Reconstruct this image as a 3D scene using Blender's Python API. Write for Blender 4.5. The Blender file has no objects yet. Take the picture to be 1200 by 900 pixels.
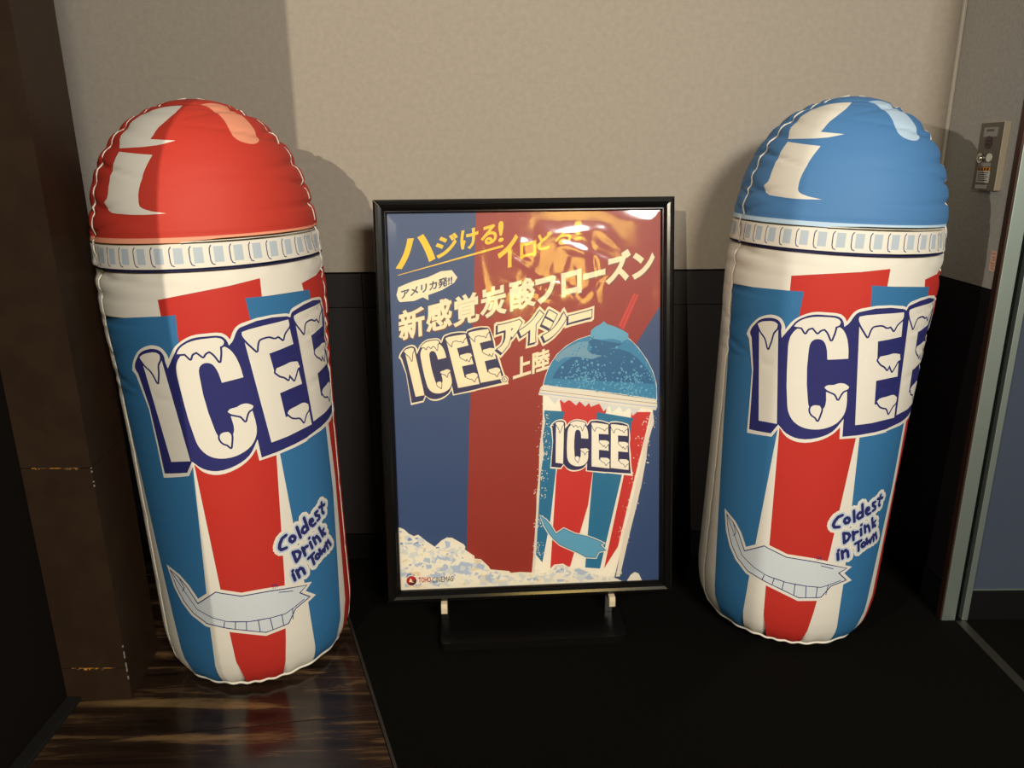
import bpy, bmesh, math, random
import numpy as np
from mathutils import Vector, Matrix
from mathutils.geometry import delaunay_2d_cdt

# ------------------------------------------------------------------ camera, world, lamps, exposure
scene = bpy.context.scene
COL = scene.collection
CAM_R = [[0.9999604, 0.00889879, 0.0], [-0.00253322, 0.28465832, -0.95862569], [-0.00853061, 0.95858774, 0.2846696]]
cam_data = bpy.data.cameras.new('camera')
cam_data.sensor_width = 36.0
cam_data.lens = 901.0 / 1200.0 * 36.0
cam_data.clip_start = 0.05
cam = bpy.data.objects.new('camera', cam_data)
COL.objects.link(cam)
cam.matrix_world = Matrix.Translation((0, 0, 1.35)) @ Matrix(CAM_R).to_4x4()
scene.camera = cam

world = bpy.data.worlds.new('lobby_ambient')
scene.world = world
world.use_nodes = True
world.node_tree.nodes['Background'].inputs[0].default_value = (1.0, 0.93, 0.84, 1)
world.node_tree.nodes['Background'].inputs[1].default_value = 0.075

def spot(name, loc, target, energy, color, size, angle, blend):
    d = bpy.data.lights.new(name, 'SPOT')
    d.energy = energy; d.color = color; d.shadow_soft_size = size
    d.spot_size = math.radians(angle); d.spot_blend = blend
    o = bpy.data.objects.new(name, d); COL.objects.link(o)
    o.location = loc
    o.rotation_euler = (Vector(target) - Vector(loc)).to_track_quat('-Z', 'Y').to_euler()
    return o

def area(name, loc, target, energy, color, sx, sy):
    d = bpy.data.lights.new(name, 'AREA')
    d.energy = energy; d.color = color; d.shape = 'RECTANGLE'; d.size = sx; d.size_y = sy
    o = bpy.data.objects.new(name, d); COL.objects.link(o)
    o.location = loc
    o.rotation_euler = (Vector(target) - Vector(loc)).to_track_quat('-Z', 'Y').to_euler()
    return o

WARM = (1.0, 0.88, 0.69)
spot('ceiling_spot_lamp', (-1.56, -3.0, 2.70), (-0.42, 2.4, 1.35), 640, WARM, 0.012, 40, 1.0)
spot('ceiling_spot_lamp', (-2.69, -1.34, 2.10), (1.15, 2.1, 1.1), 290, (1.0, 0.92, 0.79), 0.02, 36, 0.6)
area('ceiling_panel_lamp', (1.6, -2.6, 3.1), (0.3, 2.3, 1.2), 200, (1.0, 0.96, 0.88), 1.2, 0.6)
area('glare_lamp', (1.18, -3.5, 2.20), (0.2, 2.1, 1.1), 28.0, (1.0, 0.66, 0.10), 0.85, 0.60)  # unseen yellow source, added for the orange glare on the poster film

scene.view_settings.view_transform = 'Standard'
scene.view_settings.look = 'None'
scene.view_settings.exposure = 0.0
scene.view_settings.gamma = 1.0
scene.view_settings.use_curve_mapping = False

rng = random.Random(7)
LOGO = {
    'white': [(-0.1569, 0.6602), (-0.1832, 0.9141), (-0.1936, 0.9259), (-0.1866, 0.9432), (-0.1705, 0.9645), (-0.1583, 0.9758), (-0.1395, 0.9861), (-0.1169, 0.9913), (-0.0974, 0.9861), (-0.0864, 0.9707), (-0.0836, 0.9593), (-0.0711, 0.9803), (-0.0578, 0.9941), (-0.0266, 1.0116), (0.0074, 1.015), (0.036, 1.0129), (0.0464, 1.0049), (0.0515, 0.9958), (0.064, 1.02), (0.079, 1.03), (0.1833, 1.0367), (0.1942, 1.0332)],
    'white_b': [(0.0816, 0.6904), (0.0782, 0.7225), (0.0617, 0.7016), (0.0292, 0.6805), (-0.0151, 0.67), (-0.0474, 0.679), (-0.0679, 0.7003), (-0.0845, 0.6699)],
    'navy': [(-0.1515, 0.6716), (-0.1752, 0.9198), (-0.1816, 0.9314), (-0.1779, 0.944), (-0.1659, 0.9599), (-0.1564, 0.9701), (-0.1389, 0.9791), (-0.1133, 0.9827), (-0.1009, 0.9779), (-0.0938, 0.9661), (-0.0936, 0.9548), (-0.0905, 0.9363), (-0.0851, 0.9449), (-0.0755, 0.9607), (-0.0657, 0.9763), (-0.0549, 0.9892), (-0.0259, 1.0054), (0.0074, 1.0082), (0.0338, 1.006), (0.0435, 0.9968), (0.048, 0.9824), (0.0568, 0.9915), (0.0682, 1.0141), (0.0764, 1.0212), (0.1861, 1.0294), (0.1962, 1.0248)],
    'navy_b': [(0.0878, 0.697), (0.0835, 0.7453), (0.0607, 0.7089), (0.028, 0.689), (-0.0163, 0.6796), (-0.0486, 0.688), (-0.0715, 0.7069), (-0.0879, 0.6783)],
    'I': [(-0.1542, 0.9485), (-0.1013, 0.9561), (-0.0753, 0.7078), (-0.1258, 0.7042)],
    'Is': [(-0.1599, 0.96), (-0.1498, 0.967), (-0.138, 0.971), (-0.1125, 0.9742), (-0.1038, 0.9692), (-0.1052, 0.9581), (-0.1133, 0.9457), (-0.1169, 0.9257), (-0.1229, 0.9022), (-0.1334, 0.9278), (-0.1485, 0.9424)],
    'C': [(-0.0714, 0.9069), (-0.0718, 0.9276), (-0.0675, 0.9485), (-0.0525, 0.9687), (-0.0112, 0.9818), (0.0254, 0.9847), (0.0426, 0.9783), (0.0554, 0.9618), (0.0658, 0.9295), (0.0696, 0.9029), (0.0224, 0.8962), (0.0148, 0.9305), (0.0054, 0.9439), (-0.009, 0.9459), (-0.0197, 0.9369), (-0.0227, 0.9149), (-0.0075, 0.7823), (-0.0026, 0.7679), (0.006, 0.7591), (0.0185, 0.7586), (0.0298, 0.7667), (0.0344, 0.7795), (0.0312, 0.8126), (0.0797, 0.8231), (0.085, 0.7779), (0.0818, 0.7554), (0.0675, 0.732), (0.0395, 0.7154), (0.0101, 0.7098), (-0.0156, 0.713), (-0.0348, 0.7237), (-0.0494, 0.7434), (-0.0557, 0.765)],
    'Cs': [(-0.0636, 0.9707), (-0.0586, 0.9795), (-0.0454, 0.9911), (-0.0251, 0.9997), (0.0045, 1.0032), (0.0322, 1.0011), (0.0388, 0.9938), (0.0368, 0.9857), (0.0291, 0.9814), (0.028, 0.9664), (0.0242, 0.9475), (0.0141, 0.9661), (0.0061, 0.9738), (-0.0027, 0.9696), (-0.0087, 0.9619), (-0.0206, 0.9742), (-0.0309, 0.9691), (-0.0362, 0.9582), (-0.0454, 0.9708), (-0.0576, 0.9705)],
    'Cs2': [(0.0257, 0.8241), (0.0307, 0.8301), (0.0473, 0.8334), (0.0565, 0.838), (0.0713, 0.838), (0.0836, 0.8304), (0.0811, 0.8242), (0.0718, 0.8188), (0.0666, 0.8102), (0.0617, 0.7965), (0.0534, 0.8091), (0.0428, 0.8138), (0.0324, 0.8182)],
    'Cs3': [(0.0021, 0.7697), (0.0089, 0.7746), (0.0212, 0.7752), (0.0262, 0.7674), (0.0252, 0.7532), (0.0216, 0.7358), (0.0156, 0.7435), (0.0075, 0.748), (0.0011, 0.7583)],
    'E': [(0.0784, 1.0094), (0.1879, 1.0211), (0.1997, 0.9585), (0.1342, 0.9486), (0.1422, 0.9002), (0.2049, 0.9096), (0.2157, 0.854), (0.1502, 0.8468), (0.1587, 0.7834), (0.2304, 0.7881), (0.2369, 0.7405), (0.1154, 0.7294)],
    'Es': [(0.0775, 1.0031), (0.0782, 1.01), (0.0958, 1.0143), (0.1899, 1.021), (0.191, 1.0042), (0.1836, 0.9966), (0.1762, 0.989), (0.1712, 0.976), (0.1601, 0.9869), (0.1511, 0.9844), (0.1389, 0.9898), (0.1255, 0.9898), (0.1134, 0.986), (0.1087, 0.9764), (0.1057, 0.9605), (0.0958, 0.9734), (0.0862, 0.9862)],
    'Es2': [(0.1443, 0.9007), (0.1481, 0.9098), (0.1708, 0.9134), (0.1859, 0.9164), (0.2075, 0.9132), (0.2135, 0.898), (0.2057, 0.8949), (0.2011, 0.8854), (0.1927, 0.8697), (0.1805, 0.8869), (0.1763, 0.8751), (0.1669, 0.8837), (0.1553, 0.8896)],
    'Es3': [(0.1643, 0.7915), (0.1692, 0.7979), (0.191, 0.8025), (0.2158, 0.805), (0.2304, 0.7965), (0.2305, 0.7824), (0.2208, 0.774), (0.2106, 0.7554), (0.199, 0.7709), (0.1879, 0.7736), (0.1769, 0.7779)],
    'wr': [(0.0703, 1.0245), (0.079, 1.03), (0.1833, 1.0367), (0.1965, 1.0315), (0.2187, 0.9502), (0.2204, 0.9121), (0.238, 0.842), (0.2467, 0.7925), (0.2705, 0.708)],
    'nr': [(0.0714, 1.0174), (0.0774, 1.0212), (0.1862, 1.0289), (0.1924, 1.024), (0.2094, 0.9541), (0.214, 0.9083), (0.226, 0.8479), (0.2395, 0.7868), (0.2553, 0.7202)],
    'wb': [(0.0817, 0.6893), (0.2203, 0.704)],
    'nb': [(0.0878, 0.697), (0.2202, 0.7132)],
}
DOME1 = [(-0.2047, 1.5468), (-0.1016, 1.5664), (-0.0121, 1.5719), (-0.0336, 1.5321), (-0.0752, 1.4825), (-0.0907, 1.4497), (-0.0167, 1.4439), (-0.0635, 1.4334), (-0.1972, 1.4306), (-0.2181, 1.4646), (-0.2222, 1.5012), (-0.2073, 1.5245)]
DOME2 = [(-0.1887, 1.4208), (-0.132, 1.4148), (-0.0753, 1.4095), (-0.0904, 1.3785), (-0.1014, 1.3443), (-0.1058, 1.3164), (-0.1029, 1.2975), (-0.0909, 1.29), (-0.0432, 1.2803), (-0.0998, 1.2786), (-0.1493, 1.281), (-0.1998, 1.2893), (-0.2111, 1.3058), (-0.1988, 1.3166), (-0.1978, 1.3408), (-0.1967, 1.3761)]
DOME3 = [(0.0953, 1.5808), (0.2026, 1.5878), (0.2729, 1.5712), (0.2607, 1.5246), (0.2461, 1.4725), (0.2388, 1.4482), (0.2145, 1.4333), (0.1817, 1.4335), (0.148, 1.4516), (0.1474, 1.4686), (0.1466, 1.5119), (0.1356, 1.5506)]
SLAB = [(-0.1949, 0.4019), (-0.1663, 0.3871), (-0.1445, 0.3646), (-0.1191, 0.3202), (-0.0652, 0.3561), (-0.0038, 0.3394), (0.0668, 0.3379), (0.1148, 0.3296), (0.1646, 0.3175), (0.1418, 0.3046), (0.1692, 0.2807), (0.1249, 0.2655), (0.1022, 0.2314), (0.0433, 0.2247), (-0.0042, 0.2409), (-0.0594, 0.2545), (-0.1026, 0.2654), (-0.1377, 0.2904), (-0.1609, 0.3185), (-0.1806, 0.356)]
TMARK = [(0.0714, 0.3408), (0.0857, 0.3418)]
SLOGAN = [
    [(0.1234, 0.4773), (0.1124, 0.472), (0.105, 0.4594), (0.1027, 0.4485), (0.107, 0.4421), (0.1204, 0.4432)],
    [(0.1377, 0.4697), (0.1324, 0.4656), (0.1318, 0.4591), (0.1371, 0.4531), (0.144, 0.4549), (0.1473, 0.4612), (0.1439, 0.4675), (0.1377, 0.4697)],
    [(0.1549, 0.4882), (0.1624, 0.4563)],
    [(0.1784, 0.5049), (0.1876, 0.4685)],
    [(0.1827, 0.48), (0.1743, 0.4817), (0.1689, 0.4751), (0.1695, 0.4679), (0.1759, 0.4636), (0.1827, 0.4663), (0.1854, 0.4732)],
    [(0.1949, 0.4819), (0.2061, 0.4851), (0.2039, 0.4912), (0.1967, 0.4917), (0.1941, 0.4856), (0.1969, 0.4772), (0.2047, 0.4717), (0.2133, 0.4745)],
    [(0.2252, 0.5046), (0.2159, 0.5028), (0.2176, 0.496), (0.2292, 0.4894), (0.2302, 0.482), (0.2217, 0.4794)],
    [(0.2438, 0.5209), (0.2431, 0.4929), (0.249, 0.4886)],
    [(0.2336, 0.5116), (0.2552, 0.5103)],
    [(0.1359, 0.4246), (0.1428, 0.395)],
    [(0.1359, 0.4242), (0.1498, 0.4226), (0.1565, 0.4148), (0.1524, 0.4035), (0.1428, 0.395)],
    [(0.1635, 0.4262), (0.1701, 0.4017)],
    [(0.1668, 0.413), (0.1718, 0.4241), (0.1798, 0.4242)],
    [(0.1887, 0.4314), (0.1941, 0.4122)],
    [(0.1874, 0.4432), (0.1881, 0.4442)],
    [(0.2, 0.4394), (0.207, 0.4181)],
    [(0.2025, 0.4317), (0.2115, 0.4385), (0.2188, 0.4304), (0.2244, 0.4182)],
    [(0.2246, 0.4566), (0.2354, 0.4275)],
    [(0.2413, 0.4452), (0.2329, 0.4384), (0.246, 0.4286)],
    [(0.1288, 0.3651), (0.1331, 0.3457)],
    [(0.1292, 0.3733), (0.1301, 0.3743)],
    [(0.1397, 0.3712), (0.1458, 0.3486)],
    [(0.1417, 0.3638), (0.1504, 0.3734), (0.1578, 0.368), (0.1627, 0.352)],
    [(0.1778, 0.389), (0.1975, 0.3962)],
    [(0.1886, 0.3917), (0.1946, 0.3656)],
    [(0.2079, 0.3884), (0.2018, 0.3852), (0.2025, 0.3783), (0.2088, 0.3742), (0.2158, 0.3772), (0.215, 0.384), (0.2079, 0.3884)],
    [(0.2167, 0.397), (0.2248, 0.3804), (0.2295, 0.3905), (0.2372, 0.3812), (0.2384, 0.3965)],
    [(0.2436, 0.4034), (0.2515, 0.3827)],
    [(0.2466, 0.3952), (0.2539, 0.4059), (0.2653, 0.3862)],
]
SLAB_LINES = [
    [(-0.1249, 0.3038), (-0.0841, 0.2823), (-0.0478, 0.2709), (0.0057, 0.2647), (0.0577, 0.2627), (0.0977, 0.2618), (0.1518, 0.2812)],
    [(-0.1949, 0.4019), (-0.1682, 0.3694), (-0.1437, 0.3342), (-0.1249, 0.3038)],
    [(-0.0545, 0.2701), (-0.0581, 0.2549)],
    [(-0.0273, 0.2682), (-0.0301, 0.2473)],
    [(-0.0008, 0.2648), (-0.003, 0.2412)],
    [(0.0285, 0.2634), (0.0294, 0.2315)],
    [(0.0577, 0.2627), (0.0612, 0.2272)],
    [(0.0876, 0.2614), (0.0889, 0.2294)],
    [(0.1172, 0.2695), (0.1149, 0.2391)],
    [(-0.1663, 0.3871), (-0.1535, 0.3606), (-0.1609, 0.3496)],
    [(0.0879, 0.3276), (0.1235, 0.3183)],
]
POSTER = {
    'red_l': [(0.2459, 1.0794), (0.2349, 0.8723), (0.2115, 0.4816), (0.1927, 0.0576)],
    'red_r': [(0.7656, 1.0807), (0.7655, 0.8134), (0.6998, 0.7125)],
    'hajikeru': [(0.0188, 0.9342), (0.3191, 0.9924), (0.0465, 1.0098)],
    'underline': [(0.023, 0.9135), (0.3191, 0.9924), (0.3207, 0.9864)],
    'chars1': [[(0.0184, 0.9259), (0.1297, 0.9522), (0.0215, 1.0069)], [(0.1298, 0.9555), (0.1922, 0.9695), (0.1316, 1.0158)], [(0.1998, 0.976), (0.2498, 0.9868), (0.2013, 1.0322)], [(0.2566, 0.9884), (0.3024, 0.9993), (0.2579, 1.0413)], [(0.3057, 0.9986), (0.321, 1.0023), (0.3069, 1.0555)]],
    'chars2': [[(0.3024, 0.9226), (0.3603, 0.935), (0.3043, 1.0109)], [(0.366, 0.9507), (0.4117, 0.9612), (0.3668, 0.9936)], [(0.4157, 0.9723), (0.4577, 0.9817), (0.4164, 1.0207)], [(0.4634, 0.9846), (0.5111, 0.9951), (0.4639, 1.0293)], [(0.5188, 0.9987), (0.5417, 1.004), (0.5193, 1.0527)]],
    'bubble': [(0.0183, 0.8591), (0.0244, 0.8798), (0.0404, 0.8865), (0.0658, 0.896), (0.1064, 0.906), (0.1438, 0.922), (0.1742, 0.9248), (0.1894, 0.9045), (0.1799, 0.8896), (0.1456, 0.8701), (0.1065, 0.8568), (0.107, 0.8423), (0.0918, 0.851), (0.0673, 0.8414), (0.0269, 0.8388), (0.0221, 0.8456)],
    'america': [(0.0305, 0.8455), (0.1747, 0.8847), (0.0315, 0.8723)],
    'shin': [(0.0163, 0.7332), (0.4027, 0.8149), (0.0193, 0.8153)],
    'shin_c': [(0.0577, 0.778), (0.1351, 0.8), (0.2117, 0.8154), (0.2887, 0.8358), (0.37, 0.8548), (0.4371, 0.8686), (0.5101, 0.8862), (0.5756, 0.9058), (0.643, 0.9235), (0.7145, 0.9336)],
    'aishi': [(0.3299, 0.7386), (0.396, 0.7582), (0.4599, 0.7695), (0.5344, 0.7878)],
    'jouriku': [(0.3665, 0.6484), (0.4201, 0.6641)],
    'reg': [(0.3159, 0.6137)],
    'tohotext': [(0.0515, 0.0198), (0.0877, 0.0202), (0.0914, 0.0181), (0.1532, 0.0202), (0.052, 0.0335)],
    'tohocirc': [(0.0312, 0.0266), (0.0461, 0.0267)],
    'ice': [(0.0026, 0.1888), (0.0153, 0.1829), (0.0277, 0.1698), (0.0422, 0.1616), (0.0553, 0.1656), (0.0787, 0.1447), (0.1022, 0.1272), (0.1214, 0.145), (0.1384, 0.1539), (0.1532, 0.1522), (0.1861, 0.1316), (0.1908, 0.1248), (0.1894, 0.1152), (0.2169, 0.0947), (0.2168, 0.0869), (0.2354, 0.0842), (0.2574, 0.0619), (0.2628, 0.0519), (0.291, 0.048), (0.3173, 0.0445), (0.3229, 0.0388), (0.3513, 0.0403), (0.3701, 0.0384), (0.389, 0.0368), (0.3865, 0.034), (0.4278, 0.0353), (0.4518, 0.0587), (0.4784, 0.0607), (0.5019, 0.0444), (0.5287, 0.0464), (0.5464, 0.0395), (0.5791, 0.0228), (0.6298, 0.0114), (0.6537, -0.0001)],
    'bump': [(0.6687, -0.0008), (0.6807, 0.0185), (0.6926, 0.026), (0.7046, 0.0205), (0.7137, -0.0002)],
    'cdome': [(0.4271, 0.5928), (0.4348, 0.6221), (0.4474, 0.6512), (0.4674, 0.6801), (0.4946, 0.7038), (0.529, 0.7225), (0.5634, 0.7324), (0.6076, 0.7353), (0.6469, 0.732), (0.6765, 0.7191), (0.7012, 0.6941), (0.7261, 0.6591), (0.7437, 0.6241), (0.7538, 0.5891), (0.7555, 0.5442), (0.6566, 0.5619), (0.5328, 0.5801)],
    'cblob': [(0.5634, 0.7324), (0.5659, 0.7484), (0.5782, 0.7579), (0.593, 0.7648), (0.6018, 0.7733), (0.6126, 0.7644), (0.6322, 0.7581), (0.6568, 0.7464), (0.6726, 0.7363), (0.674, 0.7216), (0.6568, 0.7147), (0.6272, 0.7227), (0.5928, 0.721), (0.5731, 0.7239)],
    'cblobsh': [(0.5584, 0.717), (0.5731, 0.7239), (0.5928, 0.7186), (0.6272, 0.7129), (0.6568, 0.7074), (0.637, 0.698), (0.5976, 0.6916), (0.568, 0.6874)],
    'hl1': [(0.5083, 0.6055), (0.5183, 0.6249), (0.5381, 0.6367), (0.5677, 0.6359), (0.5849, 0.6183), (0.5873, 0.5985), (0.5773, 0.5814), (0.5377, 0.5849), (0.5131, 0.593)],
    'hl2': [(0.6517, 0.5769), (0.6542, 0.6066), (0.6716, 0.616), (0.6914, 0.6056), (0.7014, 0.5855), (0.699, 0.5657), (0.6765, 0.5638)],
    'gloss': [(0.4599, 0.6705), (0.4896, 0.6966), (0.5289, 0.7152), (0.5584, 0.717), (0.5533, 0.6927), (0.568, 0.6801), (0.5975, 0.6745), (0.5679, 0.6654), (0.5237, 0.6738), (0.4893, 0.6722), (0.4671, 0.6605)],
    'straw': [(0.6486, 0.7652), (0.6895, 0.8505), (0.7023, 0.8465), (0.6661, 0.7633), (0.6445, 0.7598), (0.6593, 0.7478)],
    'lid': [(0.4187, 0.5881), (0.4271, 0.5953), (0.7565, 0.5417), (0.7581, 0.5242), (0.7541, 0.5118), (0.7416, 0.5146), (0.412, 0.5661)],
    'cbody': [(0.4267, 0.5657), (0.7441, 0.5145), (0.7361, 0.4796), (0.707, 0.3446), (0.6717, 0.1838), (0.6298, 0.0145), (0.3864, 0.0248), (0.397, 0.146), (0.4079, 0.2894), (0.4202, 0.4189), (0.4254, 0.5004)],
    'cs_red1': [(0.4733, 0.5496), (0.6143, 0.5407), (0.6067, 0.506), (0.572, 0.3609), (0.5537, 0.2364), (0.499, 0.0507), (0.4398, 0.047), (0.4609, 0.3291), (0.4825, 0.4921)],
    'cs_b1': [(0.4285, 0.5211), (0.4867, 0.5159), (0.4825, 0.4921), (0.4676, 0.4056), (0.4417, 0.1925), (0.4165, 0.0663), (0.398, 0.0914), (0.4072, 0.2417), (0.4212, 0.4071)],
    'cs_b2': [(0.5804, 0.5117), (0.6906, 0.49), (0.6834, 0.4812), (0.6717, 0.3991), (0.5881, 0.0408), (0.5435, 0.0457), (0.5596, 0.2362), (0.5752, 0.4022)],
    'cs_red2': [(0.6815, 0.5088), (0.7391, 0.5072), (0.7128, 0.3978), (0.6835, 0.2797), (0.6419, 0.1059), (0.6, 0.0403), (0.6599, 0.3224), (0.6776, 0.4285)],
    'frost_l': [(0.4257, 0.5236), (0.431, 0.4886), (0.4229, 0.4422), (0.4257, 0.3952), (0.4143, 0.3307), (0.4113, 0.2774), (0.4054, 0.1938), (0.3994, 0.1096), (0.3923, 0.0246), (0.3834, 0.0249), (0.3924, 0.1098), (0.3995, 0.1941), (0.403, 0.2717), (0.4097, 0.3309), (0.4126, 0.4074), (0.4209, 0.4656)],
    'frost_r': [(0.7447, 0.5087), (0.7361, 0.4679), (0.7186, 0.4213), (0.7141, 0.3682), (0.7012, 0.309), (0.6835, 0.2316), (0.6598, 0.1478), (0.6358, 0.0142), (0.6477, 0.0137), (0.6747, 0.1351), (0.6984, 0.2311), (0.713, 0.2966), (0.7258, 0.3678), (0.7304, 0.415), (0.749, 0.4793)],
    'slab3': [(0.4126, 0.2086), (0.5991, 0.1186), (0.5467, 0.078)],
    'aff_big': [(0.5073, 0.0369), (-0.044, 0.5147), (0.1564, 0.2126)],
    'aff_small': [(0.43, -0.1064), (0.061, 0.4462), (0.4704, 0.0383)],
}

# ------------------------------------------------------------------ materials
def lin(c):
    return tuple(((v / 255) / 12.92 if v / 255 <= 0.04045 else ((v / 255 + 0.055) / 1.055) ** 2.4) for v in c)

MATS = {}
def mat(name, rgb, rough=0.6, spec=0.5, metal=0.0, coat=0.0, bump=None, vary=None, sheen=0.0):
    """rgb in sRGB 0-255; bump=(scale,strength,distance); vary=(scale,amount)"""
    if name in MATS: return MATS[name]
    m = bpy.data.materials.new(name); m.use_nodes = True
    nt = m.node_tree; b = nt.nodes['Principled BSDF']
    c = lin(rgb)
    b.inputs['Base Color'].default_value = (*c, 1)
    b.inputs['Roughness'].default_value = rough
    b.inputs['Specular IOR Level'].default_value = spec
    b.inputs['Metallic'].default_value = metal
    b.inputs['Coat Weight'].default_value = coat
    b.inputs['Sheen Weight'].default_value = sheen
    tc = nt.nodes.new('ShaderNodeTexCoord')
    if bump:
        n = nt.nodes.new('ShaderNodeTexNoise'); n.inputs['Scale'].default_value = bump[0]; n.inputs['Detail'].default_value = 3
        nt.links.new(tc.outputs['Object'], n.inputs['Vector'])
        bp = nt.nodes.new('ShaderNodeBump'); bp.inputs['Strength'].default_value = bump[1]; bp.inputs['Distance'].default_value = bump[2]
        nt.links.new(n.outputs['Fac'], bp.inputs['Height']); nt.links.new(bp.outputs['Normal'], b.inputs['Normal'])
    if vary:
        n = nt.nodes.new('ShaderNodeTexNoise'); n.inputs['Scale'].default_value = vary[0]; n.inputs['Detail'].default_value = 5
        nt.links.new(tc.outputs['Object'], n.inputs['Vector'])
        r = nt.nodes.new('ShaderNodeValToRGB')
        r.color_ramp.elements[0].position = 0.3; r.color_ramp.elements[1].position = 0.7
        r.color_ramp.elements[0].color = (*[v * (1 - vary[1]) for v in c], 1)
        r.color_ramp.elements[1].color = (*[min(1, v * (1 + vary[1])) for v in c], 1)
        nt.links.new(n.outputs['Fac'], r.inputs['Fac']); nt.links.new(r.outputs['Color'], b.inputs['Base Color'])
    MATS[name] = m
    return m

FAB = dict(rough=0.62, spec=0.3, bump=(900, 0.15, 0.001))
mat('print_white', (226, 221, 209), **FAB)
mat('print_red', (188, 46, 37), **FAB)
mat('print_blue', (50, 110, 158), **FAB)
mat('print_navy', (40, 42, 104), **FAB)
mat('print_grey', (178, 190, 200), **FAB)
mat('print_ice', (205, 212, 216), **FAB)
mat('print_halo', (186, 200, 216), **FAB)
mat('dome_red', (192, 58, 45), **FAB)
mat('dome_blue', (74, 124, 176), **FAB)
mat('print_salmon', (232, 152, 122), **FAB)
mat('print_paleblue', (180, 205, 226), **FAB)
mat('seam_white', (232, 226, 212), rough=0.55)
GL = dict(rough=0.45, spec=0.4)
mat('paper_blue', (52, 74, 116), **GL)
mat('paper_red', (148, 46, 36), **GL)
mat('paper_white', (238, 230, 212), **GL)
mat('paper_cream', (236, 220, 186), **GL)
mat('paper_navy', (44, 42, 84), **GL)
mat('paper_yellow', (246, 196, 44), **GL)
mat('paper_brown', (112, 70, 52), **GL)
mat('paper_text', (62, 72, 98), **GL)
mat('paper_logored', (170, 36, 34), **GL)
mat('paper_dark', (60, 40, 44), **GL)
mat('slush', (52, 128, 168), **GL)
mat('slush_light', (96, 160, 190), **GL)
mat('slush_dark', (34, 96, 140), **GL)
mat('slush_gloss', (112, 152, 174), **GL)
mat('ice_a', (232, 224, 206), **GL)
mat('ice_b', (206, 208, 206), **GL)
mat('ice_c', (172, 184, 206), **GL)
mat('ice_d', (120, 140, 186), **GL)
mat('ice_e', (222, 204, 168), **GL)
mat('straw', (196, 62, 52), **GL)
mat('frost', (222, 214, 198), **GL)
mat('cup_red', (196, 50, 46), **GL)
mat('cup_blue', (38, 112, 150), **GL)
mat('frame_black', (14, 13, 12), rough=0.18, spec=0.5)
mat('frame_inner', (20, 20, 20), rough=0.5)
mat('stand_black', (16, 15, 14), rough=0.28, spec=0.5)
mat('clip_white', (222, 206, 172), rough=0.5)
mat('wall_fabric', (160, 151, 139), rough=0.85, spec=0.2, bump=(260, 0.35, 0.004), vary=(60, 0.05))
mat('wall_right_fabric', (170, 166, 158), rough=0.85, spec=0.2, bump=(220, 0.5, 0.004), vary=(90, 0.08))
mat('wall_dark', (36, 33, 35), rough=0.55, spec=0.3, bump=(200, 0.1, 0.002))
mat('wall_right_dark', (22, 18, 20), rough=0.45, spec=0.3)
mat('joint_black', (8, 8, 8), rough=0.8, spec=0.1)
mat('base_black', (15, 14, 15), rough=0.5, spec=0.25)
mat('carpet_black', (18, 17, 14), rough=0.95, spec=0.05, bump=(500, 0.8, 0.006), vary=(250, 0.4))
mat('pillar_brown', (52, 37, 25), rough=0.5, spec=0.3, bump=(40, 0.08, 0.004), vary=(14, 0.15))
mat('wall_left_black', (22, 17, 13), rough=0.6, spec=0.2, bump=(80, 0.1, 0.003))
mat('skirting', (34, 32, 30), rough=0.6, spec=0.2)
mat('steel', (176, 190, 182), rough=0.45, metal=0.88)
mat('steel_brown_reflection', (92, 66, 56), rough=0.4, metal=0.8)  # stainless steel; brown reflection on its side put into the base colour
mat('bead', (206, 198, 184), rough=0.5)
mat('panel_blue', (60, 68, 84), rough=0.6, spec=0.3, bump=(120, 0.2, 0.002))
mat('metal_strip', (74, 70, 62), rough=0.45, metal=0.6)
mat('box_grey', (104, 98, 86), rough=0.4, metal=0.35)
mat('box_side', (226, 212, 184), rough=0.35, metal=0.3)
mat('window_brown', (62, 34, 28), rough=0.2)
mat('chrome', (210, 208, 200), rough=0.12, metal=1.0)
mat('button_white', (226, 220, 204), rough=0.4)
mat('label_grey', (150, 146, 136), rough=0.5)
mat('label_white', (206, 202, 192), rough=0.5)
mat('label_orange', (222, 142, 40), rough=0.5)
mat('label_ink', (46, 42, 40), rough=0.6)
mat('sticker_pink', (224, 186, 160), rough=0.5)
mat('sticker_red', (206, 126, 102), rough=0.5)

def worn_mat():
    m = bpy.data.materials.new('worn_joint'); m.use_nodes = True; nt = m.node_tree; b = nt.nodes['Principled BSDF']
    tc = nt.nodes.new('ShaderNodeTexCoord'); n = nt.nodes.new('ShaderNodeTexNoise'); n.inputs['Scale'].default_value = 60
    n.inputs['Detail'].default_value = 4
    r = nt.nodes.new('ShaderNodeValToRGB'); e = r.color_ramp.elements
    e[0].position = 0.40; e[0].color = (*lin((52, 38, 26)), 1)
    e[1].position = 0.62; e[1].color = (*lin((206, 140, 40)), 1)
    k = e.new(0.5); k.color = (*lin((128, 92, 58)), 1)
    nt.links.new(tc.outputs['Object'], n.inputs['Vector']); nt.links.new(n.outputs['Fac'], r.inputs['Fac'])
    nt.links.new(r.outputs['Color'], b.inputs['Base Color']); b.inputs['Roughness'].default_value = 0.7
    MATS['worn_joint'] = m
worn_mat()

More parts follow.
